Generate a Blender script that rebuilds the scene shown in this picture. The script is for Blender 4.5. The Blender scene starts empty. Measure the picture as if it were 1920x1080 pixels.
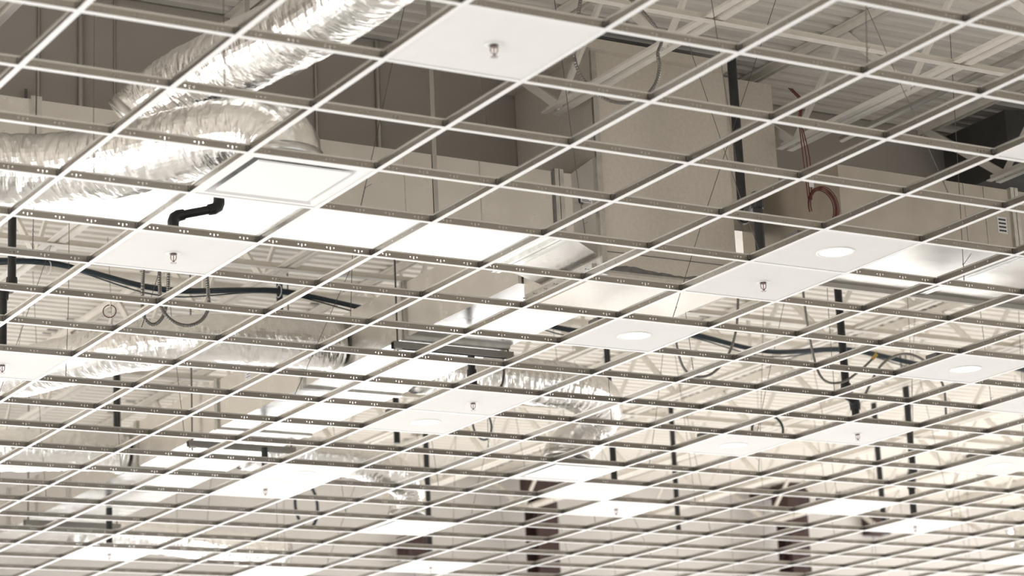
import bpy, math, random
from mathutils import Vector, Matrix, noise

random.seed(7)
S = 0.6096          # ceiling module, 2 ft
G = 4.85            # height of the ceiling grid above the floor
scene = bpy.context.scene
C = scene.collection

def W(i, j, h=0.0):
    """grid coordinates (modules along i and j, metres above the grid) -> world"""
    return Vector((i * S, j * S, G + h))

# ------------------------------------------------------------------ camera
cd = bpy.data.cameras.new('camera')
cam = bpy.data.objects.new('camera', cd)
C.objects.link(cam)
cd.sensor_width = 36.0
cd.lens = 85.46
cd.clip_end = 200
right = Vector((0.85933959, -0.50934933, -0.04581184))
up = -Vector((0.09382044, 0.2450772, -0.96495331))
fwd = Vector((0.50272576, 0.82492449, 0.25839192))
m3 = Matrix((right, up, -fwd)).transposed()
cam.matrix_world = Matrix.Translation((-3.5293, -7.6448, G - 3.24126)) @ m3.to_4x4()
cd.dof.use_dof = True
cd.dof.focus_distance = 13.2
cd.dof.aperture_fstop = 2.5
scene.camera = cam

# ------------------------------------------------------------------ view, world, added fill lights
vs = scene.view_settings
vs.view_transform = 'Standard'
vs.look = 'None'
vs.gamma = 1.0
vs.use_curve_mapping = False
vs.exposure = -0.9
cy = scene.cycles
cy.max_bounces = 6
cy.diffuse_bounces = 4
cy.glossy_bounces = 3
cy.transmission_bounces = 2
cy.caustics_reflective = False
cy.caustics_refractive = False
cy.use_denoising = True
cy.use_adaptive_sampling = True
cy.adaptive_threshold = 0.02
world = bpy.data.worlds.new('world')
scene.world = world
world.use_nodes = True
bg = world.node_tree.nodes['Background']
bg.inputs[0].default_value = (0.95, 0.97, 1.0, 1)
bg.inputs[1].default_value = 1.0

I0, I1, J0, J1 = -12.0, 33.0, -19.0, 25.0        # the room, in modules

def area(name, loc, rot, sx, sy, power, col=(1, 1, 1)):
    l = bpy.data.lights.new(name, 'AREA')
    l.shape = 'RECTANGLE'
    l.size = sx
    l.size_y = sy
    l.energy = power
    l.color = col
    o = bpy.data.objects.new(name, l)
    C.objects.link(o)
    o.location = loc
    o.rotation_euler = rot
    return o

# fill lights added inside unseen shopfront glazing, below ceiling level
WZ0, WZ1 = 0.25, 3.75
area('fill_far', ((I0 + I1) / 2 * S, J1 * S - 0.06, (WZ0 + WZ1) / 2), (math.radians(-90), 0, 0), 24.0, 3.4, 2300)
area('fill_right', (I1 * S - 0.06, (J0 + J1) / 2 * S + 3, (WZ0 + WZ1) / 2), (0, math.radians(90), 0), 3.4, 16.0, 2300)
area('fill_left', (I0 * S + 0.06, (J0 + J1) / 2 * S, (WZ0 + WZ1) / 2), (0, math.radians(-90), 0), 3.4, 18.0, 1800)

area('fill_near', ((I0 + I1) / 2 * S - 3, J0 * S + 0.06, (WZ0 + WZ1) / 2), (math.radians(90), 0, 0), 18.0, 3.4, 480)

# ------------------------------------------------------------------ materials
MATS = {}

def mat(name, col, rough=0.5, metal=0.0, emit=None, estr=0.0, nscale=0.0, namt=0.0, bump=0.0, bscale=60.0, spec=0.5, rvar=0.0, stretch=None):
    m = bpy.data.materials.new(name)
    m.use_nodes = True
    nt = m.node_tree
    b = nt.nodes['Principled BSDF']
    b.inputs['Roughness'].default_value = rough
    b.inputs['Metallic'].default_value = metal
    b.inputs['Specular IOR Level'].default_value = spec
    b.inputs['Base Color'].default_value = (*col, 1)
    if nscale:
        tc = nt.nodes.new('ShaderNodeTexCoord')
        src = tc.outputs['Object']
        if stretch:
            mp = nt.nodes.new('ShaderNodeMapping')
            mp.inputs['Scale'].default_value = stretch
            nt.links.new(src, mp.inputs['Vector'])
            src = mp.outputs['Vector']
        n = nt.nodes.new('ShaderNodeTexNoise')
        n.inputs['Scale'].default_value = nscale
        n.inputs['Detail'].default_value = 4
        nt.links.new(src, n.inputs['Vector'])
        r = nt.nodes.new('ShaderNodeValToRGB')
        r.color_ramp.elements[0].position = 0.3
        r.color_ramp.elements[1].position = 0.7
        r.color_ramp.elements[0].color = (*[c * (1 - namt) for c in col], 1)
        r.color_ramp.elements[1].color = (*[min(1, c * (1 + namt)) for c in col], 1)
        nt.links.new(n.outputs['Fac'], r.inputs['Fac'])
        nt.links.new(r.outputs['Color'], b.inputs['Base Color'])
        if rvar:
            mr = nt.nodes.new('ShaderNodeMapRange')
            mr.inputs['From Min'].default_value = 0.3
            mr.inputs['From Max'].default_value = 0.7
            mr.inputs['To Min'].default_value = rough - rvar
            mr.inputs['To Max'].default_value = rough + rvar
            nt.links.new(n.outputs['Fac'], mr.inputs['Value'])
            nt.links.new(mr.outputs['Result'], b.inputs['Roughness'])
    if bump:
        tc = nt.nodes.new('ShaderNodeTexCoord')
        n2 = nt.nodes.new('ShaderNodeTexNoise')
        n2.inputs['Scale'].default_value = bscale
        n2.inputs['Detail'].default_value = 3
        nt.links.new(tc.outputs['Object'], n2.inputs['Vector'])
        bp = nt.nodes.new('ShaderNodeBump')
        bp.inputs['Strength'].default_value = bump
        bp.inputs['Distance'].default_value = 0.01
        nt.links.new(n2.outputs['Fac'], bp.inputs['Height'])
        nt.links.new(bp.outputs['Normal'], b.inputs['Normal'])
    if emit:
        b.inputs['Emission Color'].default_value = (*emit, 1)
        b.inputs['Emission Strength'].default_value = estr
    MATS[name] = m
    return m

M_WHITE = mat('white_paint', (0.86, 0.85, 0.83), 0.45)
M_PANEL = mat('panel_white', (0.86, 0.845, 0.82), 0.75, nscale=9, namt=0.012, bump=0.08, bscale=220)
M_WEB = mat('galvanised_web', (0.36, 0.335, 0.3), 0.28, 1.0, nscale=12, namt=0.04)
M_BEAD = mat('galvanised_bead', (0.7, 0.69, 0.66), 0.3, 1.0)
M_CLIP = mat('steel_clip', (0.3, 0.29, 0.27), 0.4, 1.0)
M_GALV = mat('galvanised_sheet', (0.76, 0.735, 0.7), 0.25, 1.0, nscale=7, namt=0.04, rvar=0.04, bump=0.04, bscale=6)
M_DULL = mat('darker_sheet', (0.52, 0.49, 0.45), 0.27, 1.0, nscale=5, namt=0.08, bump=0.04, bscale=6)  # galvanised sheet in a darker base tone
M_GALV2 = mat('galvanised_spangle', (0.8, 0.74, 0.655), 0.36, 0.45, nscale=45, namt=0.05, rvar=0.015, bump=0.02, bscale=12)
M_FLANGE = mat('galvanised_flange', (0.6, 0.59, 0.56), 0.3, 1.0, nscale=20, namt=0.12)
M_FOIL = mat('aluminium_foil', (0.86, 0.845, 0.82), 0.24, 1.0, nscale=25, namt=0.05, bump=0.12, bscale=90)
M_DECK = mat('deck_paint', (0.84, 0.79, 0.715), 0.6, nscale=3, namt=0.03)
M_JOIST = mat('joist_paint', (0.82, 0.77, 0.69), 0.55, nscale=12, namt=0.05)
M_TAUPE = mat('taupe_wallboard', (0.5, 0.455, 0.4), 0.8, nscale=2.5, namt=0.04)
M_WALL = mat('wall_paint', (0.8, 0.765, 0.73), 0.8, nscale=2, namt=0.03)
M_FLOOR = mat('floor_concrete', (0.72, 0.71, 0.695), 0.35, nscale=1.3, namt=0.07)
M_BLACK = mat('black_pipe', (0.018, 0.018, 0.018), 0.45, nscale=20, namt=0.3)
M_CABLE = mat('cable_jacket', (0.018, 0.032, 0.042), 0.4)
M_WIRE = mat('hanger_wire_steel', (0.12, 0.11, 0.1), 0.5, 0.6)
M_COND = mat('flexible_conduit_steel', (0.2, 0.19, 0.175), 0.35, 0.9)
M_EMT = mat('conduit_steel', (0.5, 0.48, 0.44), 0.4, 0.8)
M_RED = mat('red_wire', (0.12, 0.03, 0.022), 0.5)
M_MAROON = mat('primer_red_steel', (0.055, 0.026, 0.022), 0.6, nscale=6, namt=0.2)
M_LENS = mat('lit_lens', (0.9, 0.9, 0.9), 0.4, emit=(1, 0.985, 0.96), estr=1.6)
M_CHROME = mat('sprinkler_metal', (0.22, 0.17, 0.155), 0.3, 1.0)
M_DARK = mat('dark_duct', (0.05, 0.047, 0.043), 0.6, nscale=5, namt=0.2)  # mottled dark tone for the duct box at the right edge
M_BULB = mat('sprinkler_bulb', (0.3, 0.08, 0.07), 0.1)
M_STICK = mat('sticker_white', (0.85, 0.84, 0.82), 0.6)
M_INK_SHADE = mat('ink_and_flute_shade', (0.05, 0.05, 0.05), 0.7)  # print on stickers, also the painted flute shade on the deck
M_SEAL = mat('duct_sealant', (0.2, 0.19, 0.175), 0.7, nscale=20, namt=0.2)
M_BOX = mat('junction_box_steel', (0.16, 0.15, 0.14), 0.5, 0.5)
M_YELLOW = mat('yellow_connector', (0.62, 0.42, 0.1), 0.5)
M_TIE = mat('zip_tie_white', (0.85, 0.85, 0.83), 0.5)
M_GLASS = mat('window_glass', (0.8, 0.85, 0.88), 0.05)
M_GLASS.node_tree.nodes['Principled BSDF'].inputs['Transmission Weight'].default_value = 1.0
M_FRAME = mat('window_frame_dark', (0.05, 0.05, 0.05), 0.4)

# ------------------------------------------------------------------ mesh helpers
class MB:
    def __init__(self):
        self.v, self.f, self.m = [], [], []

    def box(self, x0, x1, y0, y1, z0, z1, mi=0):
        b = len(self.v)
        self.v += [(x0, y0, z0), (x1, y0, z0), (x1, y1, z0), (x0, y1, z0), (x0, y0, z1), (x1, y0, z1), (x1, y1, z1), (x0, y1, z1)]
        for q in ((0, 3, 2, 1), (4, 5, 6, 7), (0, 1, 5, 4), (1, 2, 6, 5), (2, 3, 7, 6), (3, 0, 4, 7)):
            self.f.append(tuple(b + k for k in q))
            self.m.append(mi)
        return self

    def bar(self, a, b, w, t, mi=0, side=None):
        """rectangular bar from a to b, w wide (along side) and t thick"""
        a, b = Vector(a), Vector(b)
        d = (b - a).normalized()
        s = Vector(side) if side else (Vector((0, 0, 1)).cross(d) if abs(d.z) < 0.95 else Vector((1, 0, 0)))
        s = (s - d * s.dot(d)).normalized()
        n = d.cross(s)
        k = len(self.v)
        for p in (a, b):
            for (u, v) in ((-1, -1), (1, -1), (1, 1), (-1, 1)):
                self.v.append(tuple(p + s * (u * w / 2) + n * (v * t / 2)))
        for q in ((3, 2, 1, 0), (4, 5, 6, 7), (0, 1, 5, 4), (1, 2, 6, 5), (2, 3, 7, 6), (3, 0, 4, 7)):
            self.f.append(tuple(k + x for x in q))
            self.m.append(mi)
        return self

    def tube(self, pts, r, seg=8, mi=0, ripple=0.0, cap=True):
        pts = [Vector(p) for p in pts]
        n = len(pts)
        t0 = (pts[1] - pts[0]).normalized()
        ref = Vector((0, 0, 1)) if abs(t0.z) < 0.9 else Vector((1, 0, 0))
        nrm = t0.cross(ref).normalized()
        base = len(self.v)
        for k, p in enumerate(pts):
            t = (pts[min(k + 1, n - 1)] - pts[max(k - 1, 0)]).normalized()
            nrm = (nrm - t * nrm.dot(t)).normalized()
            bi = t.cross(nrm)
            rr = r[k] if isinstance(r, (list, tuple)) else r
            if ripple:
                rr *= 1 + (ripple if k % 2 else -ripple)
            for s in range(seg):
                a = 2 * math.pi * s / seg
                self.v.append(tuple(p + (nrm * math.cos(a) + bi * math.sin(a)) * rr))
        for k in range(n - 1):
            for s in range(seg):
                a = base + k * seg + s
                b = base + k * seg + (s + 1) % seg
                self.f.append((a, b, b + seg, a + seg))
                self.m.append(mi)
        if cap:
            self.f.append(tuple(base + s for s in reversed(range(seg))))
            self.f.append(tuple(base + (n - 1) * seg + s for s in range(seg)))
            self.m += [mi, mi]
        return self

    def lathe(self, prof, seg=24, mi=0, c=(0, 0, 0)):
        base = len(self.v)
        for (r, z) in prof:
            for s in range(seg):
                a = 2 * math.pi * s / seg
                self.v.append((c[0] + r * math.cos(a), c[1] + r * math.sin(a), c[2] + z))
        for k in range(len(prof) - 1):
            for s in range(seg):
                a = base + k * seg + s
                b = base + k * seg + (s + 1) % seg
                self.f.append((a, b, b + seg, a + seg))
                self.m.append(mi)
        return self

    def quad(self, a, b, c, d, mi=0):
        k = len(self.v)
        self.v += [tuple(a), tuple(b), tuple(c), tuple(d)]
        self.f.append((k, k + 1, k + 2, k + 3))
        self.m.append(mi)
        return self

    def mesh(self, name, mats, smooth=False):
        me = bpy.data.meshes.new(name)
        me.from_pydata(self.v, [], self.f)
        for m in (mats if isinstance(mats, (list, tuple)) else [mats]):
            me.materials.append(m)
        me.polygons.foreach_set('material_index', self.m)
        if smooth:
            me.polygons.foreach_set('use_smooth', [True] * len(self.f))
        me.update()
        return me

    def build(self, name, mats, parent=None, loc=None, smooth=False):
        return place(name, self.mesh(name, mats, smooth), parent, loc)

def place(name, me, parent=None, loc=None, rot=None):
    o = bpy.data.objects.new(name, me)
    C.objects.link(o)
    if parent:
        o.parent = parent
    if loc is not None:
        o.location = loc
    if rot is not None:
        o.rotation_euler = rot
    return o

def tag(o, label=None, cat=None, group=None, kind=None):
    if label:
        o['label'] = label
    if cat:
        o['category'] = cat
    if group:
        o['group'] = group
    if kind:
        o['kind'] = kind
    return o

def thing(name, label, cat, loc=(0, 0, 0), group=None, kind=None, rz=0.0):
    o = bpy.data.objects.new(name, None)
    C.objects.link(o)
    o.empty_display_size = 0.1
    o.location = loc
    o.rotation_euler = (0, 0, rz)
    return tag(o, label, cat, group, kind)

def spline(pts, step=0.02):
    """Catmull-Rom through pts, resampled"""
    pts = [Vector(p) for p in pts]
    P = [pts[0] * 2 - pts[1]] + pts + [pts[-1] * 2 - pts[-2]]
    out = []
    for k in range(1, len(P) - 2):
        a, b, c, d = P[k - 1:k + 3]
        n = max(2, int((c - b).length / step))
        for q in range(n):
            t = q / n
            out.append(0.5 * ((2 * b) + (c - a) * t + (2 * a - 5 * b + 4 * c - d) * t * t + (3 * b - a - 3 * c + d) * t ** 3))
    out.append(pts[-1])
    return out

# ------------------------------------------------------------------ the setting
RX0, RX1, RY0, RY1 = I0 * S, I1 * S, J0 * S, J1 * S
HD = 1.75                       # underside of the roof deck above the grid
TOP = G + HD + 0.3
T = 0.2
tag(MB().box(RX0 - T, RX1 + T, RY0 - T, RY1 + T, -0.2, 0).build('floor', M_FLOOR), kind='structure')

def wall_with_windows(name, axis, pos, a0, a1, out, n, first):
    """wall along x (axis 'x', at y=pos) or along y; n window bays between a0 and a1 below the ceiling"""
    mb = MB()
    lo, hi = (pos, pos + T) if out > 0 else (pos - T, pos)

    def bx(u0, u1, z0, z1):
        if axis == 'x':
            mb.box(u0, u1, lo, hi, z0, z1)
        else:
            mb.box(lo, hi, u0, u1, z0, z1)
    bx(a0, a1, 0, WZ0)
    bx(a0, a1, WZ1, TOP)
    w = (a1 - a0) / n
    for k in range(n):
        bx(a0 + k * w, a0 + k * w + 0.2, WZ0, WZ1)
    bx(a1 - 0.2, a1, WZ0, WZ1)
    tag(mb.build(name, M_WALL), kind='structure')
    for k in range(n):
        u0, u1 = a0 + k * w + 0.2, a0 + (k + 1) * w - (0.2 if k == n - 1 else 0)
        root = thing('window_%d' % (first + k), None, None, kind='structure')  # glazing invented in the unseen walls to carry the fill lights
        fr = MB()
        gl = MB()

        def b2(m, p0, p1, z0, z1, d0, d1):
            if axis == 'x':
                m.box(p0, p1, lo + d0, lo + d1, z0, z1)
            else:
                m.box(lo + d0, lo + d1, p0, p1, z0, z1)
        for (p0, p1, z0, z1) in ((u0, u1, WZ0, WZ0 + 0.06), (u0, u1, WZ1 - 0.06, WZ1), (u0, u0 + 0.06, WZ0 + 0.06, WZ1 - 0.06), (u1 - 0.06, u1, WZ0 + 0.06, WZ1 - 0.06), ((u0 + u1) / 2 - 0.03, (u0 + u1) / 2 + 0.03, WZ0 + 0.06, WZ1 - 0.06)):
            b2(fr, p0, p1, z0, z1, 0.07, 0.13)
        b2(gl, u0 + 0.06, u1 - 0.06, WZ0 + 0.06, WZ1 - 0.06, 0.095, 0.105)
        fr.build('window_frame', M_FRAME, root)
        gl.build('pane', M_GLASS, root)

wall_with_windows('wall_far', 'x', RY1, RX0, RX1, 1, 8, 1)
wall_with_windows('wall_right', 'y', RX1, RY0, RY1, 1, 8, 9)
wall_with_windows('wall_left', 'y', RX0, RY0, RY1, -1, 8, 17)
wall_with_windows('wall_near', 'x', RY0, RX0, RX1, -1, 8, 25)

# corrugated roof deck, ribs along i
mb = MB()
PIT = 0.127
y = RY0
z0 = G + HD
prof = []
while y < RY1 - PIT:
    prof += [(y, z0), (y + 0.062, z0), (y + 0.078, z0 + 0.038), (y + 0.111, z0 + 0.038)]
    y += PIT
prof.append((RY1, z0))
nx = 8
for k in range(nx):
    xa, xb = RX0 + (RX1 - RX0) * k / nx, RX0 + (RX1 - RX0) * (k + 1) / nx
    for (p, q) in zip(prof[:-1], prof[1:]):
        mb.quad((xa, p[0], p[1]), (xa, q[0], q[1]), (xb, q[0], q[1]), (xb, p[0], p[1]))
mb.box(RX0 - T, RX1 + T, RY0 - T, RY1 + T, z0 + 0.06, z0 + 0.16)
tag(mb.build('ceiling', M_DECK), kind='structure')

# taupe bulkhead dividing the plenum along i
JB = 6.35
tag(MB().box(RX0, RX1, JB * S, JB * S + 0.12, G + 0.8, G + HD).build('wall_middle', M_TAUPE), kind='structure')
# ------------------------------------------------------------------ bar joists
HC = 1.2                         # underside of the bottom chords
def chord_mesh(name, length, up):
    mb = MB()
    g, leg, t = 0.018, 0.042, 0.006
    for s in (-1, 1):
        a, b = sorted((s * g, s * (g + leg)))
        c, d = sorted((s * g, s * (g + t)))
        if up:                    # horizontal leg at the bottom
            mb.box(a, b, 0, length, 0, t)
            mb.box(c, d, 0, length, t, leg)
        else:
            mb.box(a, b, 0, length, -t, 0)
            mb.box(c, d, 0, length, -leg, -t)
    return mb.mesh(name, M_JOIST)

def web_mesh(name, dy, dz, w):
    return MB().bar((0, 0, 0), (0, dy, dz), 0.022, w, side=(1, 0, 0)).mesh(name, M_JOIST)

DZ = HD - HC - 0.004
PANEL = 0.53
web_up = web_mesh('web_up', PANEL, DZ - 0.04, 0.05)
web_dn = web_mesh('web_down', PANEL, -(DZ - 0.04), 0.034)
web_v = web_mesh('web_post', 0.001, DZ - 0.04, 0.026)
ORD = ['first', 'second', 'third', 'fourth', 'fifth', 'sixth', 'seventh', 'eighth', 'ninth', 'tenth', 'eleventh', 'twelfth', 'thirteenth']

def joist(i, ya, yb, bc0, bc1, label, group, cache):
    """top chord from ya to yb, bottom chord from bc0 to bc1 (world y)"""
    root = thing('bar_joist', label, 'joist', (i * S, ya, G + HC), group)
    key = (round(yb - ya, 3), round(bc1 - bc0, 3))
    if key not in cache:
        cache[key] = (chord_mesh('top_chord', yb - ya, False), chord_mesh('bottom_chord', bc1 - bc0, True))
    tc, bc = cache[key]
    place('top_chord', tc, root, (0, 0, DZ))
    place('bottom_chord', bc, root, (0, bc0 - ya, 0))
    y = bc1 - ya - 0.1
    up_ = False
    # the end web runs from the bearing down to the bottom chord end
    while y > bc0 - ya + PANEL:
        if up_:
            place('web_bar', web_up, root, (0, y - PANEL, 0.02))
            if (round(y / PANEL) % 3) == 0:
                place('web_bar', web_v, root, (0.03, y - PANEL, 0.02))
        else:
            place('web_bar', web_dn, root, (0, y - PANEL, DZ - 0.02))
        up_ = not up_
        y -= PANEL
    e1 = MB().bar((0, bc1 - ya - 0.1, 0.02), (0, yb - ya - 0.05, DZ - 0.02), 0.024, 0.05, side=(1, 0, 0)).build('web_bar', M_JOIST, root)
    return root

cacheN, cacheF = {}, {}
JOI = [0.22 + 2.68 * k for k in range(12)]
for k, i in enumerate(JOI[:6]):
    joist(i, -8 * S, JB * S - 0.005, -8 * S + 0.3, 5.3 * S,
          'cream steel bar joist in the near roof bay, %s from the left' % ORD[k], 'near bay roof joists', cacheN)
for k, i in enumerate(JOI):
    joist(i, JB * S + 0.125, RY1 - 0.01, JB * S + 0.9, RY1 - 0.7,
          'cream steel bar joist in the far roof bay, %s from the left' % ORD[k], 'far bay roof joists', cacheF)

wm = MB()  # dark plates painting the shade of open deck flutes beside the joists
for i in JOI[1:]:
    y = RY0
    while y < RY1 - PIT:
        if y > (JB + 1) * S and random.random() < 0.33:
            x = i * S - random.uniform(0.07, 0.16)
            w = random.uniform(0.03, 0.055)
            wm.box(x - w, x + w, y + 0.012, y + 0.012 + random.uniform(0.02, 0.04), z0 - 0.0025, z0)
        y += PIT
wo = wm.build('flute_shade', M_INK_SHADE, bpy.data.objects['ceiling'])
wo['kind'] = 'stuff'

def bridging(j, i0, i1, label, h=HC - 0.006):
    root = thing('bridging_angle', label, 'bridging', (i0 * S, j * S, G + h))
    L = (i1 - i0) * S
    MB().box(0, L, -0.022, 0.022, -0.004, 0).build('flat_leg', M_JOIST, root)
    MB().box(0, L, 0.018, 0.022, 0, 0.045).build('upright_leg', M_JOIST, root)
bridging(2.72, -1, 15, 'cream bridging angle crossing under the near bay joists at upper right')
bridging(10.9, 0, 31, 'cream bridging angle under the far joists behind the cable bundle')
bridging(16.2, 0, 31, 'cream bridging angle under the far joists halfway to the far wall')
bridging(21.0, 0, 31, 'cream bridging angle under the far joists closest to the far wall')

# ------------------------------------------------------------------ suspended grid
GI0, GI1, GJ0, GJ1 = -7, 26, -7, 23
grid = thing('suspended_tee_grid', 'white and galvanised suspended ceiling grid of square open cells', 'ceiling grid', W(0, 0, 0))
FL, WBH, TH = 0.024, 0.040, 0.0016

def tee_profile(mb, L, holes, u0=0.0):
    """tee along +x from 0 to L, flange underside at z=0; web rectangles leave real holes"""
    w = FL / 2
    mb.box(u0, L, -w, w, 0, TH, 0)
    mb.box(u0, L, -0.004, 0.004, WBH - 0.007, WBH, 3)          # bulb
    t = 0.0011
    lo, hi = TH, WBH - 0.007
    x = u0
    for (a, b, za, zb) in holes:
        if a > x:
            mb.box(x, a, -t, t, lo, hi, 1)
        mb.box(a, b, -t, t, lo, za, 1)
        mb.box(a, b, -t, t, zb, hi, 1)
        x = b
    if x < L:
        mb.box(x, L, -t, t, lo, hi, 1)

RUN = 6                                   # runner sections are six modules long
holes = []
n = RUN * 4
for k in range(n):
    c = (k + 0.5) * S / 4
    for (dx, hw, za, zb) in ((-0.019, 0.0032, 0.0165, 0.0235), (0, 0.0024, 0.010, 0.024), (0.019, 0.0032, 0.0165, 0.0235)):
        holes.append((c + dx - hw, c + dx + hw, za, zb))
    if k % 12 == 7:
        for dx in (0.062, 0.085):
            holes.append((c + dx - 0.0035, c + dx + 0.0035, 0.018, 0.026))
mbr = MB()
tee_profile(mbr, RUN * S, holes)
runner_me = mbr.mesh('main_runner', [M_WHITE, M_WEB, M_CLIP, M_BEAD])
for j in range(GJ0, GJ1 + 1):
    off = (j * 2) % 3
    i = GI0 - off
    while i < GI1:
        place('main_runner', runner_me, grid, (i * S, j * S, 0))
        i += RUN
# cross tees along j, one per cell side
mbc = MB()
tee_profile(mbc, S - FL / 2, [(0.2, 0.206, 0.02, 0.026), (0.3, 0.3048, 0.012, 0.024), (0.4, 0.406, 0.02, 0.026)], FL / 2)
for e in (0, 1):
    x0 = 0.003 if e == 0 else S - 0.024
    mbc.box(x0, x0 + 0.021, -0.003, 0.003, 0.012, 0.031, 2)
    mbc.box(x0 + (0.006 if e == 0 else 0.004), x0 + (0.017 if e == 0 else 0.015), -0.006, 0.006, 0.017, 0.027, 2)
    xc = 0.0 if e == 0 else S
    d = 1 if e == 0 else -1
    mbc.box(min(xc + d * 0.004, xc + d * 0.008), max(xc + d * 0.004, xc + d * 0.008), -0.014, 0.014, 0.01, 0.034, 2)
cross_me = mbc.mesh('cross_tee', [M_WHITE, M_WEB, M_CLIP, M_BEAD])
camp = cam.matrix_world.translation
inv = cam.matrix_world.inverted()

def in_view(p, pad=0.0):
    q = inv @ p
    if q.z >= 0:
        return False
    u, v = 960 + 4558 * q.x / -q.z, 540 - 4558 * q.y / -q.z
    return -pad < u < 1920 + pad and -pad < v < 1080 + pad

rest = MB()
cand = []
for i in range(GI0, GI1 + 1):
    for j in range(GJ0, GJ1):
        p = W(i, j + 0.5)
        vis = any(in_view(W(i, j + f), 6) for f in (0, 0.25, 0.5, 0.75, 1))
        cand.append((0 if vis else 1, (p - camp).length, i, j))
cand.sort()
rz90 = (0, 0, math.radians(90))
for q, (nv, d, i, j) in enumerate(cand):
    if q < 300 and not nv:
        place('cross_tee', cross_me, grid, (i * S, j * S, 0), rz90)
    else:
        y0 = j * S
        rest.box(i * S - FL / 2, i * S + FL / 2, y0 + FL / 2, y0 + S - FL / 2, 0, TH, 0)
        rest.box(i * S - 0.0011, i * S + 0.0011, y0 + 0.004, y0 + S - 0.004, TH, WBH - 0.007, 1)
        rest.box(i * S - 0.0035, i * S + 0.0035, y0 + 0.004, y0 + S - 0.004, WBH - 0.007, WBH, 1)
ro = rest.build('cross_tee_field', [M_WHITE, M_WEB], grid)
ro['kind'] = 'stuff'

# hanger wires up to the joists, kept clear of the ducts
DUCT_BOXES = [(-6, 5.9, 4.8, 6.1, 0.37, 0.8), (5.7, 7.1, 6.3, 25, 0.3, 0.8), (5.75, 7.4, 4.9, 6.4, 0.2, 1.65), (7.3, 8.2, 5.2, 6.4, 0.6, 1.65), (7.6, 14.6, 3.7, 5.35, 0.35, 0.83),
              (-12, 33, 6.33, 6.56, 0.78, 1.8)]

def clear_of_ducts(a, b):
    for q in range(41):
        c = a.lerp(b, q / 40)
        for (i0, i1, j0, j1, h0, h1) in DUCT_BOXES:
            if i0 < c.x / S < i1 and j0 < c.y / S < j1 and h0 < c.z < h1:
                return False
    return True
for j in range(-3, 22, 2):
    for i in range(-2, 25, 2):
        ii = i + (0.55 if j % 4 == 1 else 0.2) + random.uniform(-0.25, 0.25)
        p = Vector((ii * S, j * S, 0.034))
        if not (in_view(W(0, 0) + p, 80) or in_view(W(0, 0) + p + Vector((0, 0, 0.6)), 0)):
            continue
        k = min(JOI, key=lambda a: abs(a - ii))
        top = None
        for attempt in range(16):
            sp = 1 + attempt * 0.22
            tx = k * S if random.random() < 0.5 else p.x + random.uniform(-0.15, 0.15) * sp
            if abs(tx - p.x) > 0.55:
                tx = p.x + random.uniform(-0.2, 0.2) * sp
            t = Vector((tx, p.y + random.uniform(-0.2, 0.2) * sp, HC + 0.01 if tx == k * S else HD - 0.005))
            if 6.0 < t.y / S < 6.75:
                continue
            if clear_of_ducts(p, t):
                top = t
                break
        if top is None:
            continue
        mb = MB()
        d = top - p
        kink = p + d * 0.28 + Vector((random.uniform(-.012, .012), random.uniform(-.012, .012), 0))
        mb.tube([p, kink, top], 0.0019, 5)
        wraps = []
        u = d.normalized()
        L = random.uniform(0.05, 0.1)
        for a in range(15):
            f = a / 14
            wraps.append(p + u * (f * L + 0.01) + Vector((math.cos(a * 2.1), math.sin(a * 2.1), 0)) * 0.0034)
        mb.tube(wraps, 0.0014, 4)
        if random.random() < 0.5:       # loose tail
            q0 = p + u * L
            mb.tube([q0, q0 + Vector((random.uniform(-.04, .04), random.uniform(-.04, .04), random.uniform(.01, .07)))], 0.0014, 4)
        mb.build('hanger_wire', M_WIRE, grid)
# ------------------------------------------------------------------ ceiling panels, downlights, sprinklers, diffusers
panel_me = MB().box(-0.292, 0.292, -0.292, 0.292, TH + 0.0004, 0.016).mesh('ceiling_panel', M_PANEL)

def annulus_panel(r):
    """square panel with a round opening"""
    mb = MB()
    a, n = 0.292, 48
    for (z, flip) in ((TH + 0.0004, True), (0.016, False)):
        b = len(mb.v)
        for s in range(n):
            t = 2 * math.pi * s / n
            cx, sy = math.cos(t), math.sin(t)
            k = a / max(abs(cx), abs(sy))
            mb.v.append((cx * k, sy * k, z))
            mb.v.append((cx * r, sy * r, z))
        for s in range(n):
            q = (b + 2 * s, b + 2 * ((s + 1) % n), b + 2 * ((s + 1) % n) + 1, b + 2 * s + 1)
            mb.f.append(q[::-1] if flip else q)
            mb.m.append(0)
    for s in range(n):
        for o in (0, 1):
            a0, a1 = 2 * s + o, 2 * ((s + 1) % n) + o
            mb.f.append((a0, a1, a1 + 2 * n, a0 + 2 * n))
            mb.m.append(0)
    return mb.mesh('ceiling_panel', M_PANEL)
RL = 0.088
panel_hole_me = annulus_panel(RL + 0.004)
panel_small_me = annulus_panel(0.022)

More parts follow.
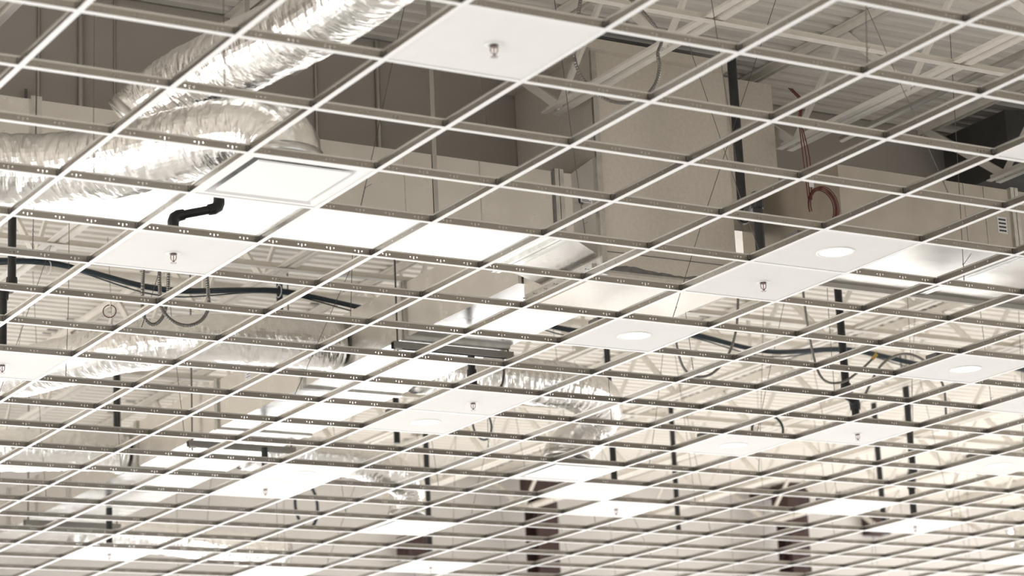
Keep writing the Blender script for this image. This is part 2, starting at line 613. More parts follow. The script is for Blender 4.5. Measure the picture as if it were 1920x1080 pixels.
lens_me = MB().lathe([(0.0001, 0.0), (RL - 0.006, 0.0)], 40).mesh('lens', M_LENS)
trim_me = MB().lathe([(RL - 0.006, 0.001), (RL - 0.004, -0.002), (RL + 0.008, -0.001), (RL + 0.011, 0.0018), (RL + 0.002, 0.0018), (RL + 0.002, 0.02)], 40).mesh('trim_ring', M_WHITE, True)
can_me = MB().lathe([(RL - 0.004, 0.002), (RL - 0.004, 0.075), (0.0001, 0.075)], 24).mesh('housing', M_FLANGE, True)
drv = MB().box(-0.27, -0.12, -0.05, 0.05, 0.017, 0.075)
drv.bar((-0.12, 0, 0.045), (-0.08, 0, 0.05), 0.02, 0.02)
drv_me = drv.mesh('driver_box', M_BOX)
drs_me = MB().box(-0.24, -0.17, -0.051, -0.0505, 0.03, 0.062).mesh('driver_label', M_STICK)
hb = MB()
for s in (-1, 1):
    hb.box(-0.296, 0.296, s * 0.12 - 0.009, s * 0.12 + 0.009, 0.0165, 0.022)
hb_me = hb.mesh('bar_hanger', M_FLANGE)

esc_me = MB().lathe([(0.020, 0.004), (0.021, -0.001), (0.030, -0.003), (0.041, 0.0016), (0.043, 0.0016)], 28).mesh('escutcheon', M_WHITE, True)
mb = MB()
mb.lathe([(0.0001, 0.02), (0.014, 0.02), (0.014, -0.006), (0.018, -0.007), (0.018, -0.013), (0.007, -0.014), (0.0001, -0.014)], 12)
for s in (-1, 1):
    mb.tube([(s * 0.014, 0, -0.010), (s * 0.016, 0, -0.022), (s * 0.013, 0, -0.036), (s * 0.003, 0, -0.046)], 0.0028, 6)
mb.lathe([(0.0001, -0.042), (0.006, -0.043), (0.006, -0.052), (0.0001, -0.052)], 10)
frame_me = mb.mesh('frame', M_CHROME)
mb = MB()
mb.lathe([(0.0001, -0.0525), (0.010, -0.0525), (0.010, -0.054), (0.0001, -0.054)], 16)
for s in range(12):
    a = s * math.pi / 6
    mb.bar((0.009 * math.cos(a), 0.009 * math.sin(a), -0.053), (0.0175 * math.cos(a), 0.0175 * math.sin(a), -0.055), 0.0042, 0.0012)
defl_me = mb.mesh('deflector', M_CHROME)
bulb_me = MB().tube([(0, 0, -0.014), (0, 0, -0.043)], 0.0028, 8).mesh('glass_bulb', M_BULB)

LOC = {
 (1, -1): 'at the top middle of the photo', (1, 4): 'beside the black elbow pipe', (1, 8): 'cut by the left edge of the photo',
 (6, 3): 'below the tall grey plenum', (6, 8): 'at lower centre under a foil duct', (6, 13): 'at the lower left, left of centre',
 (6, 18): 'in the bottom left corner area', (11, 8): 'at the right below long black pipes', (11, 13): 'at lower middle, right of red column',
 (11, 18): 'at the bottom edge near the middle', (16, 13): 'at lower right, farthest right of its kind',
 (6, 2): 'below the tall grey plenum', (6, 5): 'just below the middle of the photo', (6, 9): 'at the lower centre, left of the foil duct',
 (6, 12): 'at the lower left, left of centre', (10, 5): 'at the right edge at mid height', (10, 9): 'right of centre, touching a sprinkler panel',
 (10, 12): 'at the lower middle, below a square diffuser', (14, 9): 'at the right edge, lower part', (14, 12): 'at lower right above the last sprinkler',
}
SPR = [(1, -1), (1, 4), (1, 8), (6, 3), (6, 8), (6, 13), (6, 18), (11, 8), (11, 13), (11, 18), (16, 13)]
LGT = [(6, 2), (6, 5), (6, 9), (6, 12), (10, 5), (10, 9), (10, 12), (14, 9), (14, 12)]
for (i, j) in SPR:
    c = W(i + 0.5, j + 0.5)
    tag(place('ceiling_panel', panel_small_me, None, c), 'white ceiling panel holding a sprinkler, ' + LOC[(i, j)], 'ceiling panel', 'white panels in the grid')
    s = thing('fire_sprinkler', 'metal pendent sprinkler in the white panel ' + LOC[(i, j)], 'sprinkler', c, 'sprinkler heads in the panels', rz=random.uniform(-0.6, -0.2))
    s.scale = (0.85, 0.85, 0.85)
    place('escutcheon', esc_me, s)
    f = place('frame', frame_me, s)
    place('glass_bulb', bulb_me, s)
    place('deflector', defl_me, s)

def downlight(i, j, label, group='recessed downlights in the panels', energy=90):
    c = W(i + 0.5, j + 0.5)
    d = thing('recessed_downlight', label, 'downlight', c, group)
    place('lens', lens_me, d)
    place('trim_ring', trim_me, d)
    place('housing', can_me, d)
    b = place('driver_box', drv_me, d)
    place('driver_label', drs_me, b)
    place('bar_hanger', hb_me, d)
    l = bpy.data.lights.new('downlight_lamp', 'SPOT')
    l.energy = energy
    l.spot_size = math.radians(110)
    l.spot_blend = 0.6
    l.shadow_soft_size = 0.08
    l.color = (1, 0.98, 0.95)
    lo = bpy.data.objects.new('downlight_lamp', l)
    C.objects.link(lo)
    lo.parent = d
    lo.location = (0, 0, -0.03)

for (i, j) in LGT:
    c = W(i + 0.5, j + 0.5)
    tag(place('ceiling_panel', panel_hole_me, None, c), 'white ceiling panel around a downlight, ' + LOC[(i, j)], 'ceiling panel', 'white panels in the grid')
    downlight(i, j, 'round lit downlight in the panel ' + LOC[(i, j)])
for (i, j, t) in ((6, -1, 'cut by the right edge of the photo, highest on that side'), (12, 6, 'cut by the right edge, above the rightmost downlight panel'), (9, 19, 'cut by the bottom edge, left of centre')):
    tag(place('ceiling_panel', panel_me, None, W(i + 0.5, j + 0.5)), 'plain square white ceiling panel ' + t, 'ceiling panel', 'white panels in the grid')
# plaque diffusers
rim = MB()
a, b = 0.292, 0.262
for (x0, x1, y0, y1) in ((-a, a, -a, -b), (-a, a, b, a), (-a, -b, -b, b), (b, a, -b, b)):
    rim.box(x0, x1, y0, y1, TH + 0.0004, 0.006)
rim_me = rim.mesh('rim', M_WHITE)
pan = MB()
b2, b3 = 0.262, 0.16
for q in range(4):
    r = Matrix.Rotation(q * math.pi / 2, 3, 'Z')
    pan.quad(r @ Vector((-b2, -b2, 0.004)), r @ Vector((-b3, -b3, 0.075)), r @ Vector((b3, -b3, 0.075)), r @ Vector((b2, -b2, 0.004)))
pan.box(-b3, b3, -b3, b3, 0.075, 0.078)
pan_me = pan.mesh('back_pan', M_WHITE)
plate = MB().box(-0.222, 0.222, -0.222, 0.222, 0.001, 0.008)
plate_me = plate.mesh('face_plate', M_WHITE)
post = MB()
for sx in (-1, 1):
    for sy in (-1, 1):
        post.tube([(sx * 0.12, sy * 0.12, 0.008), (sx * 0.12, sy * 0.12, 0.075)], 0.004, 6)
post_me = post.mesh('posts', M_WHITE)
col_me = MB().lathe([(0.14, 0.078), (0.14, 0.14), (0.136, 0.14), (0.136, 0.078)], 28).mesh('inlet_collar', M_GALV, True)
for (i, j, t) in ((1, 2, 'at the upper left under the big foil ducts'), (9, 11, 'at the lower middle above a downlight panel'), (9, 15, 'at the lower left of centre, beside a dark column'), (20, 15, 'in the bottom right corner')):
    d = thing('air_diffuser', 'square white plaque air diffuser ' + t, 'diffuser', W(i + 0.5, j + 0.5), 'square air diffusers')
    place('rim', rim_me, d)
    place('back_pan', pan_me, d)
    place('face_plate', plate_me, d)
    place('hanging_post', post_me, d)
    place('inlet_collar', col_me, d)

# ------------------------------------------------------------------ sheet metal ducts
def duct(name, label, i0, i1, j0, j1, h0, h1, axis, flanges=(), m=None, crease=True):
    """rectangular duct; flanges at positions (modules) along its axis"""
    m = m or M_GALV
    root = thing(name, label, 'duct', W(i0, j0, h0))
    X, Y, Z = (i1 - i0) * S, (j1 - j0) * S, h1 - h0
    L = X if axis == 'i' else Y
    cuts = [0.0] + [(f - (i0 if axis == 'i' else j0)) * S for f in flanges] + [L]
    cuts = sorted(set(round(c, 4) for c in cuts if 0 <= c <= L))
    for a, b in zip(cuts[:-1], cuts[1:]):
        mb = MB()
        e = 0.0
        if axis == 'i':
            mb.box(a, b, 0, Y, 0, Z)
        else:
            mb.box(0, X, a, b, 0, Z)
        mb.build('duct_section', m, root)
    for c in cuts:
        if c < 0.01 or c > L - 0.01:
            continue
        mb = MB()
        w, t = 0.028, 0.014
        if axis == 'i':
            for (y0, y1, z0_, z1_) in ((-t, Y + t, -t, 0), (-t, Y + t, Z, Z + t), (-t, 0, 0, Z), (Y, Y + t, 0, Z)):
                mb.box(c - w, c - 0.002, y0, y1, z0_, z1_)
                mb.box(c + 0.002, c + w, y0, y1, z0_, z1_)
        else:
            for (x0, x1, z0_, z1_) in ((-t, X + t, -t, 0), (-t, X + t, Z, Z + t), (-t, 0, 0, Z), (X, X + t, 0, Z)):
                mb.box(x0, x1, c - w, c - 0.002, z0_, z1_)
                mb.box(x0, x1, c + 0.002, c + w, z0_, z1_)
        mb.build('joint_flange', M_FLANGE, root)
    return root

d1 = duct('supply_duct', 'long galvanised rectangular duct across the left half, bright underside', -6, 5.5, 4.88, 6.02, 0.40, 0.77, 'i', (-3, 0.5, 2.9, 5.36))
MB().box(0, 0.03, -0.012, 0, 0.0, 0.37).build('end_strap', M_SEAL, d1, ((5.3 + 6) * S, 0, 0))
# angled collar joining the long duct to the plenum
mb = MB()
x0, x1 = 11.5 * S, 11.85 * S
ya, yb = -0.0, 1.14 * S
mb.quad((x0, ya, 0), (x1, ya + 0.07, -0.06), (x1, ya + 0.07, 0.52), (x0, ya, 0.37))
mb.quad((x0, ya, 0), (x0, yb, 0), (x1, yb, -0.06), (x1, ya + 0.07, -0.06))
mb.quad((x0, ya, 0.37), (x1, ya + 0.07, 0.52), (x1, yb, 0.52), (x0, yb, 0.37))
mb.quad((x0, yb, 0.37), (x1, yb, 0.52), (x1, yb, -0.06), (x0, yb, 0))
mb.build('collar', M_GALV, d1)
mb = MB()
mb.box(-0.001, 0, 0, 0.09, 0, 0.06, 0)
st = MB().box(0, 0.075, -0.0015, 0, 0, 0.055, 0)
for q in range(6):
    st.box(0.008, 0.067 - 0.012 * (q % 3), -0.0022, -0.0015, 0.006 + q * 0.008, 0.0095 + q * 0.008, 1)
sticker_me = st.mesh('sticker', [M_STICK, M_INK_SHADE])
o = place('sticker', sticker_me, d1, (11.6 * S, 0.012, 0.22))

d2 = duct('trunk_duct', 'galvanised trunk duct running away to the lower left', 5.8, 7.0, 6.36, 24.7, 0.40, 0.75, 'j', (8.62, 11.0, 13.3, 15.8, 18.2, 20.6, 22.8))
for (j, z, w, h) in ((12.35, 0.2, 0.085, 0.13), (11.75, 0.27, 0.06, 0.05), (16.7, 0.1, 0.06, 0.08)):
    mb = MB().box(-0.0015, 0, 0, w, 0, h, 0)
    for q in range(5):
        mb.box(-0.002, -0.0015, w * 0.12, w * (0.85 - 0.1 * (q % 2)), h * (0.15 + 0.15 * q), h * (0.2 + 0.15 * q), 1)
    mb.build('sticker', [M_STICK, M_INK_SHADE], d2, (0, (j - 6.36) * S, z))

pl = duct('air_plenum', 'tall galvanised plenum box with sealed seams right of centre', 5.85, 7.36, 5.0, 6.34, 0.24, 1.60, 'i', (), M_GALV2)
mb = MB()
prev = None
for k in range(41):                         # smeared sealant bead above the lower edge
    x = 0.04 + k * 0.021
    zt = 0.055 + 0.012 * noise.noise(Vector((k * 0.45, 1.3, 0))) + 0.010 * math.sin(k * 0.22)
    if prev:
        mb.quad((prev[0], -0.002, 0.03), (x, -0.002, 0.03), (x, -0.002, zt), (prev[0], -0.002, prev[1]))
    prev = (x, zt)
mb.build('sealant_bead', M_SEAL, pl)
MB().box(0, 1.51 * S, -0.004, 0, 0.02, 0.03).build('seam_strip', M_FLANGE, pl)
MB().box(0, 1.51 * S, -0.004, 0, 0.135, 0.139).build('seam_strip', M_SEAL, pl)
MB().box(-0.004, 0.03, -0.02, 0, 0.0, 1.36).build('corner_angle', M_FLANGE, pl)
mb = MB().box(-0.05, 1.51 * S, -0.05, 1.34 * S, 1.30, 1.36)
mb.build('top_rim', M_GALV2, pl)
# screwed side collar on the plenum's left face
mb = MB()
mb.box(-0.03, 0, 0.05, 1.25 * S, 0.03, 0.075)
mb.build('side_flange', M_FLANGE, pl)
mb = MB()
for k in range(7):
    mb.lathe([(0.0001, 0), (0.006, 0), (0.006, 0.006), (0.0001, 0.007)], 6, c=(-0.04, 0.1 + k * 0.11, 0.05))
mb.build('screw_heads', M_CLIP, pl)

pl2 = duct('air_plenum', 'shorter galvanised plenum box with coil of red wire hanging before it', 7.365, 8.15, 5.29, 6.34, 0.655, 1.60, 'i', (), M_GALV2)
MB().box(0, 0.76 * S, -0.006, 0, 0.0, 0.035).build('seam_strip', M_FLANGE, pl2)
d4 = duct('return_duct', 'galvanised rectangular duct at the right edge with white sticker', 7.66, 14.5, 3.79, 5.28, 0.40, 0.79, 'i', (9.75, 12.0), M_DULL)
mb = MB().box(0, 0.07, -0.0015, 0, 0, 0.1, 0)
for q in range(4):
    mb.box(0.008, 0.062, -0.002, -0.0015, 0.012 + q * 0.022, 0.022 + q * 0.022, 1)
mb.build('sticker', [M_STICK, M_INK_SHADE], d4, ((9.52 - 7.66) * S, 0, 0.12))
MB().box(0, 6.84 * S, 0, 0.03, -0.028, 0).build('hanger_rail', M_JOIST, d4, (0, 1.49 * S - 0.03, 0))
for x in (0.9, 1.05, 2.1, 3.0):
    MB().box(x, x + 0.004, -0.004, 0, 0, 0.39).build('standing_seam', M_FLANGE, d4)
for x in (7.7, 8.55, 9.0, 9.8, 10.55):
    MB().box(x * S, x * S + 0.004, -0.003, 0, 0, 0.37).build('standing_seam', M_FLANGE, d1)

# bearing straps that hang the ducts
def strap(name, label, i, j, h0, h1, group='duct hanger straps'):
    o = MB().box(-0.013, 0.013, -0.0015, 0.0015, 0, h1 - h0).build(name, M_EMT, None, W(i, j, h0))
    tag(o, label, 'strap', group)
for k, i in enumerate((2.35, 4.1)):
    strap('duct_strap', 'narrow metal strap hanging the long left duct, %s' % ('left one' if k == 0 else 'right one'), i, 4.872, 0.42, HD)

# trapeze hangers below the trunk duct
for k, (j, t) in enumerate(((8.67, 'nearest the plenum'), (13.9, 'halfway along'), (19.6, 'at the far lower left'))):
    root = thing('trapeze_hanger', 'steel trapeze hanger carrying the trunk duct, ' + t, 'hanger', W(5.68, j, 0.335), 'trapeze hangers')
    L = 1.42 * S
    mb = MB()
    mb.box(0, L, -0.021, -0.018, 0, 0.041)
    mb.box(0, L, 0.018, 0.021, 0, 0.041)
    mb.box(0, L, -0.021, 0.021, 0.041, 0.044)
    mb.build('strut', M_CLIP, root)
    for x in (0.035, L - 0.03):
        MB().tube([(x, 0, -0.03), (x, 0, HD - 0.345)], 0.006, 8).build('threaded_rod', M_WIRE, root)
        MB().box(x - 0.02, x + 0.02, -0.02, 0.02, -0.014, 0).build('nut_plate', M_FLANGE, root)

# ------------------------------------------------------------------ foil flexible ducts
def flex(label, pts, r, seed, ends=True, crinkle=0.042, seg=48):
    pts = [W(*p) for p in pts]
    path = spline(pts, 0.0075)
    n = len(path)
    org = path[0].copy()
    mb = MB()
    t0 = (path[1] - path[0]).normalized()
    ref = Vector((0, 0, 1)) if abs(t0.z) < 0.9 else Vector((1, 0, 0))
    nrm = t0.cross(ref).normalized()
    s = 0.0
    for k, p in enumerate(path):
        t = (path[min(k + 1, n - 1)] - path[max(k - 1, 0)]).normalized()
        nrm = (nrm - t * nrm.dot(t)).normalized()
        bi = t.cross(nrm)
        if k:
            s += (p - path[k - 1]).length
        for q in range(seg):
            a = 2 * math.pi * q / seg
            ca, sa = math.cos(a), math.sin(a)
            helix = math.cos((s / 0.06 + a / (2 * math.pi)) * 2 * math.pi)
            w = 0.004 * helix
            w += 1.3 * crinkle * noise.noise(Vector((ca * 0.9 + seed, sa * 0.9, s * 3.2)))
            # wrinkles run round the duct: fast along it, slow around it, broken up and skewed
            sk = s + 0.05 * noise.noise(Vector((ca * 1.3, sa * 1.3 + seed, s * 4)))
            pt = 0.45 + 1.1 * max(0.0, 0.5 + noise.noise(Vector((ca * 1.1, sa * 1.1 - seed, s * 5))))
            w += 0.8 * pt * crinkle * noise.noise(Vector((ca * 2.6 + seed, sa * 2.6, sk * 27)))
            w += 0.75 * pt * crinkle * (0.5 - abs(noise.noise(Vector((ca * 4.4 + seed, sa * 4.4, sk * 52)))))
            mb.v.append(tuple(p + (nrm * ca + bi * sa) * r * (1 + w) - org))
    for k in range(n - 1):
        for q in range(seg):
            a = k * seg + q
            b = k * seg + (q + 1) % seg
            mb.f.append((a, b, b + seg, a + seg))
            mb.m.append(0)
    root = thing('flexible_duct', label, 'flexible duct', org, 'foil flexible ducts')
    mb.build('foil_jacket', M_FOIL, root)
    for e in ((0, 1), (n - 1, -1)):
        if not ends:
            break
        p = path[e[0]]
        d = (path[e[0] + e[1] * 6] - p).normalized()
        mb2 = MB()
        mb2.tube([p + d * 0.004 - org, p + d * 0.03 - org, p + d * 0.055 - org], [r * 1.04, r * 1.05, r * 1.04], 28)
        mb2.build('clamp_band', M_FLANGE, root, smooth=True)
    return root

flex('thick crinkled foil flexible duct slanting down from the top left edge', [(1.55, 0.2, 0.62), (1.5, 1.04, 0.62), (1.48, 1.6, 0.62), (1.42, 2.2, 0.62), (1.3, 2.8, 0.62), (1.18, 3.35, 0.61), (1.04, 3.72, 0.56), (0.93, 3.86, 0.47)], 0.165, 1.0)
flex('crinkled foil flexible duct curving over the square diffuser at upper left', [(1.5, 2.5, 0.081), (1.5, 2.51, 0.15), (1.44, 2.64, 0.235), (1.3, 2.9, 0.275), (1.05, 3.3, 0.285), (0.72, 3.85, 0.285), (0.38, 4.25, 0.29), (-0.05, 4.45, 0.3), (-0.7, 4.5, 0.3)], 0.168, 5.0)
flex('foil flexible duct leaving the trunk duct on the left at mid height', [(5.775, 10.1, 0.55), (5.2, 10.1, 0.55), (4.4, 10.25, 0.55), (3.75, 10.8, 0.55), (3.25, 11.6, 0.53), (2.7, 12.4, 0.5), (2.0, 12.9, 0.5)], 0.16, 9.0)
flex('foil flexible duct from the trunk duct bending into the lower middle diffuser', [(7.025, 10.6, 0.53), (7.7, 10.75, 0.55), (8.5, 10.85, 0.56), (9.3, 11.0, 0.56), (9.85, 11.27, 0.52), (9.98, 11.55, 0.4), (9.74, 11.6, 0.25), (9.54, 11.51, 0.15), (9.5, 11.5, 0.081)], 0.165, 13.0)
flex('foil flexible duct leaving the trunk duct at the lower left edge', [(5.775, 16.2, 0.56), (5.2, 16.2, 0.56), (4.5, 16.35, 0.55), (3.8, 16.6, 0.55), (3.0, 16.8, 0.55)], 0.16, 17.0)
flex('foil flexible duct falling onto the diffuser beside the dark column', [(7.025, 15.3, 0.52), (7.8, 15.35, 0.53), (8.7, 15.3, 0.5), (9.4, 15.4, 0.38), (9.52, 15.49, 0.24), (9.5, 15.5, 0.15), (9.5, 15.5, 0.081)], 0.145, 21.0)
flex('foil flexible duct across the bottom left, beyond the corner sprinkler panel', [(7.025, 21.2, 0.5), (7.8, 21.4, 0.5), (8.8, 21.7, 0.5), (9.9, 22.1, 0.48), (11.0, 22.5, 0.5)], 0.16, 25.0)
flex('foil flexible duct at the bottom right corner above the diffuser', [(20.5, 15.5, 0.081), (20.5, 15.5, 0.15), (20.65, 15.65, 0.35), (21.2, 16.4, 0.5), (22.3, 17.6, 0.52), (23.4, 18.6, 0.52)], 0.15, 29.0)

# ------------------------------------------------------------------ sprinkler piping
def pipe(label, pts, r=0.024, cat='pipe', name='sprinkler_pipe', fit=True, m=None, group='black sprinkler drops'):
    P = [W(*p) for p in pts]
    org = P[-1].copy()
    root = thing(name, label, cat, org, group)
    for a, b in zip(P[:-1], P[1:]):
        MB().tube([a - org, b - org], r, 14).build('pipe_length', m or M_BLACK, root, smooth=False)
    if fit:
        for k in range(1, len(P) - 1):
            u = (P[k - 1] - P[k]).normalized()
            v = (P[k + 1] - P[k]).normalized()
            c = P[k] - org
            MB().tube([c + u * r * 2.6, c + u * r * 1.2, c + (u + v) * r * 0.35, c + v * r * 1.2, c + v * r * 2.6], [r * 1.3, r * 1.38, r * 1.42, r * 1.38, r * 1.3], 14).build('elbow', m or M_BLACK, root)
    return root

HB = 1.5
pipe('black elbowed sprinkler pipe over the panel left of centre', [(1.86, 4.42, 0.62), (1.86, 4.42, 0.24), (1.5, 4.5, 0.185), (1.5, 4.5, 0.018)], 0.021)
pipe('thick black vertical pipe standing before the tall plenum', [(6.98, 4.35, HB), (6.98, 4.35, 0.52), (6.5, 3.5, 0.47), (6.5, 3.5, 0.018)], 0.026)
pipe('black sprinkler drop with offset at the left edge', [(1.62, 8.6, HB), (1.62, 8.6, 0.47), (1.5, 8.5, 0.44), (1.5, 8.5, 0.018)], 0.024)
pipe('black sprinkler drop under the trunk duct at lower centre', [(6.5, 8.5, 0.30), (6.5, 8.5, 0.15), (6.5, 8.5, 0.018)], 0.024)
pipe('black sprinkler drop with offset at the right, longest in view', [(11.35, 8.45, HB), (11.35, 8.45, 0.27), (11.5, 8.5, 0.24), (11.5, 8.5, 0.018)], 0.027)
pipe('black sprinkler drop behind the bent foil duct at lower middle', [(11.5, 13.5, HB), (11.5, 13.5, 0.018)], 0.025)
pipe('black sprinkler drop at the lower right over the last sprinkler panel', [(16.47, 13.4, HB), (16.47, 13.4, 0.45), (16.5, 13.5, 0.4), (16.5, 13.5, 0.018)], 0.028)
pipe('black sprinkler drop in the bottom left corner area', [(6.5, 18.5, 0.39), (6.5, 18.5, 0.018)], 0.027)
pipe('black sprinkler drop at the bottom edge near the middle', [(11.5, 18.5, HB), (11.5, 18.5, 0.018)], 0.026)
pipe('black sprinkler drop under the trunk duct at lower left', [(6.5, 13.5, 0.31), (6.5, 13.5, 0.018)], 0.024)
pipe('short black pipe seen through the far joists left of the trunk duct', [(6.36, 12.7, HB), (6.36, 12.7, 0.765)], 0.024)
pipe('black pipe dropping behind the left foil duct', [(6.1, 17.2, HB), (6.1, 17.2, 0.765)], 0.03)
pipe('black pipe right of the trunk duct at lower centre', [(9.5, 15.7, HB), (9.5, 15.7, 0.72)], 0.026)
pipe('black pipe above the lower right panels, left of the two pipes', [(15.2, 17.4, HB), (15.2, 17.4, 0.3)], 0.024)
pipe('black pipe at lower right, right of the two pipes', [(18.2, 16.2, HB), (18.2, 16.2, 0.25)], 0.026)
pipe('cream painted sprinkler main crossing the far joists, the farther one', [(0, 13.5, HB), (31, 13.5, HB)], 0.03, fit=False, m=M_JOIST, group='painted sprinkler mains')
pipe('cream painted sprinkler main crossing the far joists, nearer the bulkhead', [(0, 8.52, HB + 0.02), (31, 8.52, HB + 0.02)], 0.03, fit=False, m=M_JOIST, group='painted sprinkler mains')

# ------------------------------------------------------------------ cable bundle
root = thing('cable_bundle', 'sagging bundle of dark blue cables hung under the far joists', 'cable', W(0, 11.1, 1.05))
keys = [(0.2, 1.06), (1.6, 1.04), (2.9, 1.1), (4.2, 1.0), (5.58, 1.07), (7.0, 1.0), (8.26, 1.07), (9.6, 1.0), (10.94, 1.07), (12.3, 0.99), (13.62, 1.07), (15.0, 1.0), (16.3, 1.06), (17.7, 1.0), (18.98, 1.07), (21.66, 1.05)]
for k in range(7):
    pts = []
    dy = [0, 0.014, -0.014, 0.008, -0.009, 0.02, -0.02][k]
    dz = [0, 0.003, -0.003, 0.013, -0.013, -0.01, 0.01][k]
    sag = 0 if k < 5 else 0.03
    for q, (i, h) in enumerate(keys):
        pts.append(Vector((i * S, dy + random.uniform(-.008, .008), h - 1.05 + dz + random.uniform(-.004, .004) - (sag if q % 2 else 0))))
    MB().tube(spline(pts, 0.06), 0.0105 if k < 5 else 0.005, 8).build('cable', M_CABLE, root, smooth=True)
for i in JOI[1:9]:
    h = 1.07
    ring = [Vector((i * S, math.cos(a) * 0.042, h - 1.05 + math.sin(a) * 0.042)) for a in [2 * math.pi * q / 16 for q in range(16)]]
    mb = MB().tube([ring[4] + Vector((0, 0, 0.12)), ring[4]] + ring[5:] + ring[:5], 0.003, 5)
    mb.build('cable_tie', M_TIE, root)

# ------------------------------------------------------------------ flexible conduits, wires
def conduit(label, pts, r=0.0095, m=None, group='flexible steel conduits'):
    P = [W(*p) for p in pts]
    org = P[0].copy()
    path = [p - org for p in spline(P, 0.0065)]
    o = MB().tube(path, r, 10, ripple=0.13).build('flexible_conduit', m or M_COND, None, org)
    tag(o, label, 'conduit', group)
    return o

def loop(i, j, h, r, tilt, a0, a1, n=14):
    out = []
    for k in range(n):
        a = a0 + (a1 - a0) * k / (n - 1)
        out.append((i + math.cos(a) * r / S * math.cos(tilt), j + math.cos(a) * r / S * math.sin(tilt), h + math.sin(a) * r))
    return out
conduit('ribbed steel conduit loop hanging below the left sprinkler panel', [(2.9, 7.6, 1.2), (2.78, 7.6, 0.75), (2.69, 7.6, 0.5)] + loop(2.93, 7.6, 0.325, 0.15, 0.0, math.radians(170), math.radians(370)) + [(3.14, 7.6, 0.55), (3.0, 7.6, 0.8), (2.92, 7.6, 1.2)], 0.0105)
conduit('ribbed steel conduit hanging straight beside the left conduit loop', [(2.62, 7.75, 1.2), (2.62, 7.75, 0.8), (2.58, 7.75, 0.42), (2.6, 7.78, 0.24), (2.72, 7.8, 0.2), (2.82, 7.78, 0.3), (2.84, 7.75, 0.6), (2.8, 7.75, 1.2)], 0.0105)
conduit('large conduit loop hanging in front of the plenum at the top', [(4.05, 2.3, 1.2), (3.98, 2.3, 0.98)] + loop(4.42, 2.45, 0.83, 0.225, -0.15, math.radians(175), math.radians(372)) + [(4.8, 2.4, 1.0), (4.3, 2.3, 1.2)], 0.009)
conduit('short ribbed conduit curving beside the pipe at lower centre', [(6.52, 8.5, 0.13), (6.7, 8.55, 0.10), (6.95, 8.7, 0.14), (7.1, 8.85, 0.3), (7.15, 8.95, 0.6), (7.2, 9.0, 1.2)], 0.009)
conduit('steel conduit tail with yellow end by the right cable bundle', [(10.95, 8.6, 1.2), (10.92, 8.5, 0.7), (11.0, 8.45, 0.38), (11.2, 8.35, 0.33), (11.45, 8.3, 0.42), (11.6, 8.25, 0.5)], 0.0085)
yc = MB().bar((0, 0, 0), (0.03, -0.015, 0.035), 0.024, 0.024)
yc.bar((0.01, 0.01, 0.01), (0.045, 0.0, 0.06), 0.006, 0.006)
tag(yc.build('wire_connector', M_YELLOW, None, W(11.6, 8.25, 0.5)), 'small yellow wire connector at the end of a steel conduit', 'connector')
conduit('arched ribbed conduit above the right downlight panel', [(12.3, 9.3, 0.4), (12.45, 9.1, 0.62), (12.75, 9.0, 0.7), (13.0, 8.9, 0.62), (13.1, 8.8, 0.45), (13.1, 8.8, 0.2)], 0.0095)
conduit('conduit loop under the joists right of the middle', [(8.9, 8.3, 1.2), (9.0, 8.4, 0.6), (9.2, 8.5, 0.33), (9.5, 8.4, 0.33), (9.75, 8.3, 0.6), (9.8, 8.2, 1.2)], 0.009)
conduit('dark conduit loop behind the foil duct at the lower left', loop(9.7, 18.9, 0.55, 0.2, 0.6, math.radians(100), math.radians(430), 20), 0.014, M_CABLE)
conduit('dark cable loop at the lower middle left of the red column', loop(9.6, 13.6, 0.62, 0.12, 0.4, math.radians(140), math.radians(420), 16), 0.008, M_CABLE)
conduit('dark cable coil above the downlight panel right of lower centre', loop(12.6, 11.6, 0.45, 0.12, -0.5, math.radians(120), math.radians(470), 18), 0.01, M_CABLE)
conduit('orange red wire loop at the left among the joists', loop(2.71, 8.9, 0.44, 0.038, -0.5, math.radians(90), math.radians(440), 18), 0.003, M_RED, 'red wires')

root = thing('wire_coil', 'coil of red wires hanging before the shorter plenum box', 'wire', W(7.2, 3.66, 0.46))
for k in range(6):
    r = 0.085 + 0.006 * (k % 3)
    pts = []
    for q in range(22):
        a = math.radians(200 - q * 14)
        pts.append(Vector((0.07 + math.cos(a) * r, -0.01 - 0.006 * k, 0.03 + math.sin(a) * r * 1.15)))
    MB().tube(pts, 0.0032, 5).build('wire', M_RED, root)
for k in range(3):
    x = -0.03 + 0.012 * k
    pts = [Vector((x, -0.03, 0.06)), Vector((x - 0.012 + 0.01 * k, -0.03, 0.3)), Vector((x - 0.02 - 0.006 * k, -0.03, 0.52)), Vector((x + 0.006, -0.02, 0.62)), Vector((x + 0.03, 0.1, 0.74))]
    MB().tube(spline(pts, 0.04), 0.0035, 5).build('wire', M_RED, root)
st2 = MB().box(-0.02, 0.012, -0.036, -0.035, 0.13, 0.19).build('tag', M_STICK, root)

# conduits and boxes on the bulkhead
for k, (i, r, t) in enumerate(((1.05, 0.008, 'leftmost'), (1.43, 0.014, 'second from the left'), (1.75, 0.005, 'thin third from the left'), (3.71, 0.009, 'right of the big foil duct'), (4.35, 0.014, 'near the middle of the upper left part'))):
    y = JB * S - r - 0.001
    o = MB().tube([(0, 0, 0), (0, 0, 0.93)], r, 10).build('wall_conduit', M_EMT, None, (i * S, y, G + 0.81))
    tag(o, 'slim vertical conduit on the taupe bulkhead, ' + t, 'conduit', 'conduits on the bulkhead')
root = thing('junction_box', 'small dark junction box on the bulkhead at the far left', 'junction box', (0.93 * S, JB * S, G + 1.0))
MB().box(-0.05, 0.05, -0.05, 0, 0, 0.09).build('body', M_BOX, root)
MB().tube([(0.0, -0.025, 0.09), (0.0, -0.025, 0.15)], 0.008, 8).build('connector', M_BOX, root)

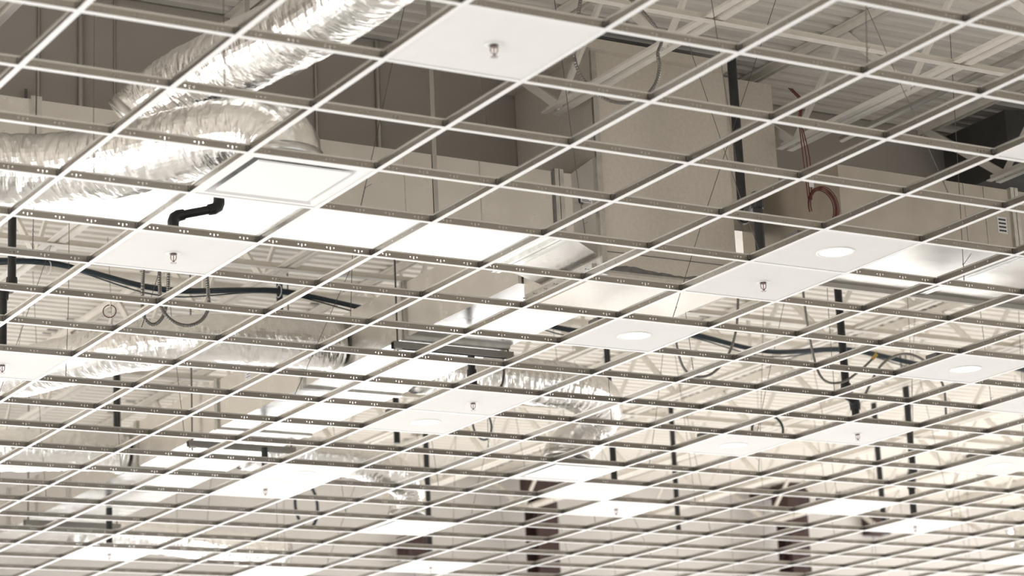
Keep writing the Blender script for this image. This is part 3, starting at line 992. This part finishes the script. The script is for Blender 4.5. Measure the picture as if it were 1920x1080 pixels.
# dark equipment above the right edge
root = thing('exhaust_duct', 'dark duct box high at the right edge', 'duct', W(11.05, 5.15, 1.26))
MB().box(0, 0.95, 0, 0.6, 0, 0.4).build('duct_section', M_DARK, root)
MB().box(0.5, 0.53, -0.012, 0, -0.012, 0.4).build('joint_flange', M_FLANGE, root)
root = thing('cable_bundle', 'black cable bundle above the right duct near the edge', 'cable', W(9.0, 5.6, 0.86))
for k in range(8):
    pts = [Vector((q * 0.22, random.uniform(-.03, .03), random.uniform(-.02, .05) + 0.02 * k / 4)) for q in range(9)]
    MB().tube(spline(pts, 0.05), 0.008, 6).build('cable', M_CABLE, root)
t5 = MB().tube([W(8.9, 2.2, 1.3), W(8.9, 5.2, 1.3)], 0.02, 12).build('conduit_run', M_EMT)
tag(t5, 'pale conduit beside the rightmost near joist', 'conduit')

# steel columns at the far wall
for (i, w, t) in ((17.05, 0.26, 'in the middle'), (22.7, 0.26, 'right of the middle'), ):
    root = thing('steel_column', 'dark red steel column against the far wall, ' + t, 'column', (i * S, 24.3 * S, 0), 'red columns')
    H = G + HD - 0.3
    for s in (-1, 1):
        MB().box(-w / 2, w / 2, s * w / 2 - 0.008, s * w / 2 + 0.008, 0.02, H).build('flange', M_MAROON, root)
    MB().box(-0.006, 0.006, -w / 2 + 0.008, w / 2 - 0.008, 0.02, H).build('web', M_MAROON, root)
    MB().box(-w / 2 - 0.06, w / 2 + 0.06, -w / 2 - 0.06, w / 2 + 0.06, 0, 0.02).build('base_plate', M_MAROON, root)
    MB().box(-w / 2 - 0.03, w / 2 + 0.03, -w / 2 - 0.03, w / 2 + 0.03, H, G + HD).build('cap_plate', M_MAROON, root)

for (i, h0, h1, w, t) in ((14.7, 0.62, 0.98, 0.3, 'left of the middle column'), (25.2, 1.28, 1.55, 0.28, 'right of the right column'), (22.5, 1.66, 1.74, 0.3, 'above the right column')):
    root = thing('wall_cabinet', 'dark reddish box mounted on the far wall, ' + t, 'box', (i * S, RY1, G + h0), 'dark boxes on the far wall')
    MB().box(-w / 2, w / 2, -0.2, 0, 0, h1 - h0).build('body', M_MAROON, root)
    MB().box(-w / 2 + 0.02, w / 2 - 0.02, -0.212, -0.2, 0.01, h1 - h0 - 0.01).build('door', M_MAROON, root)
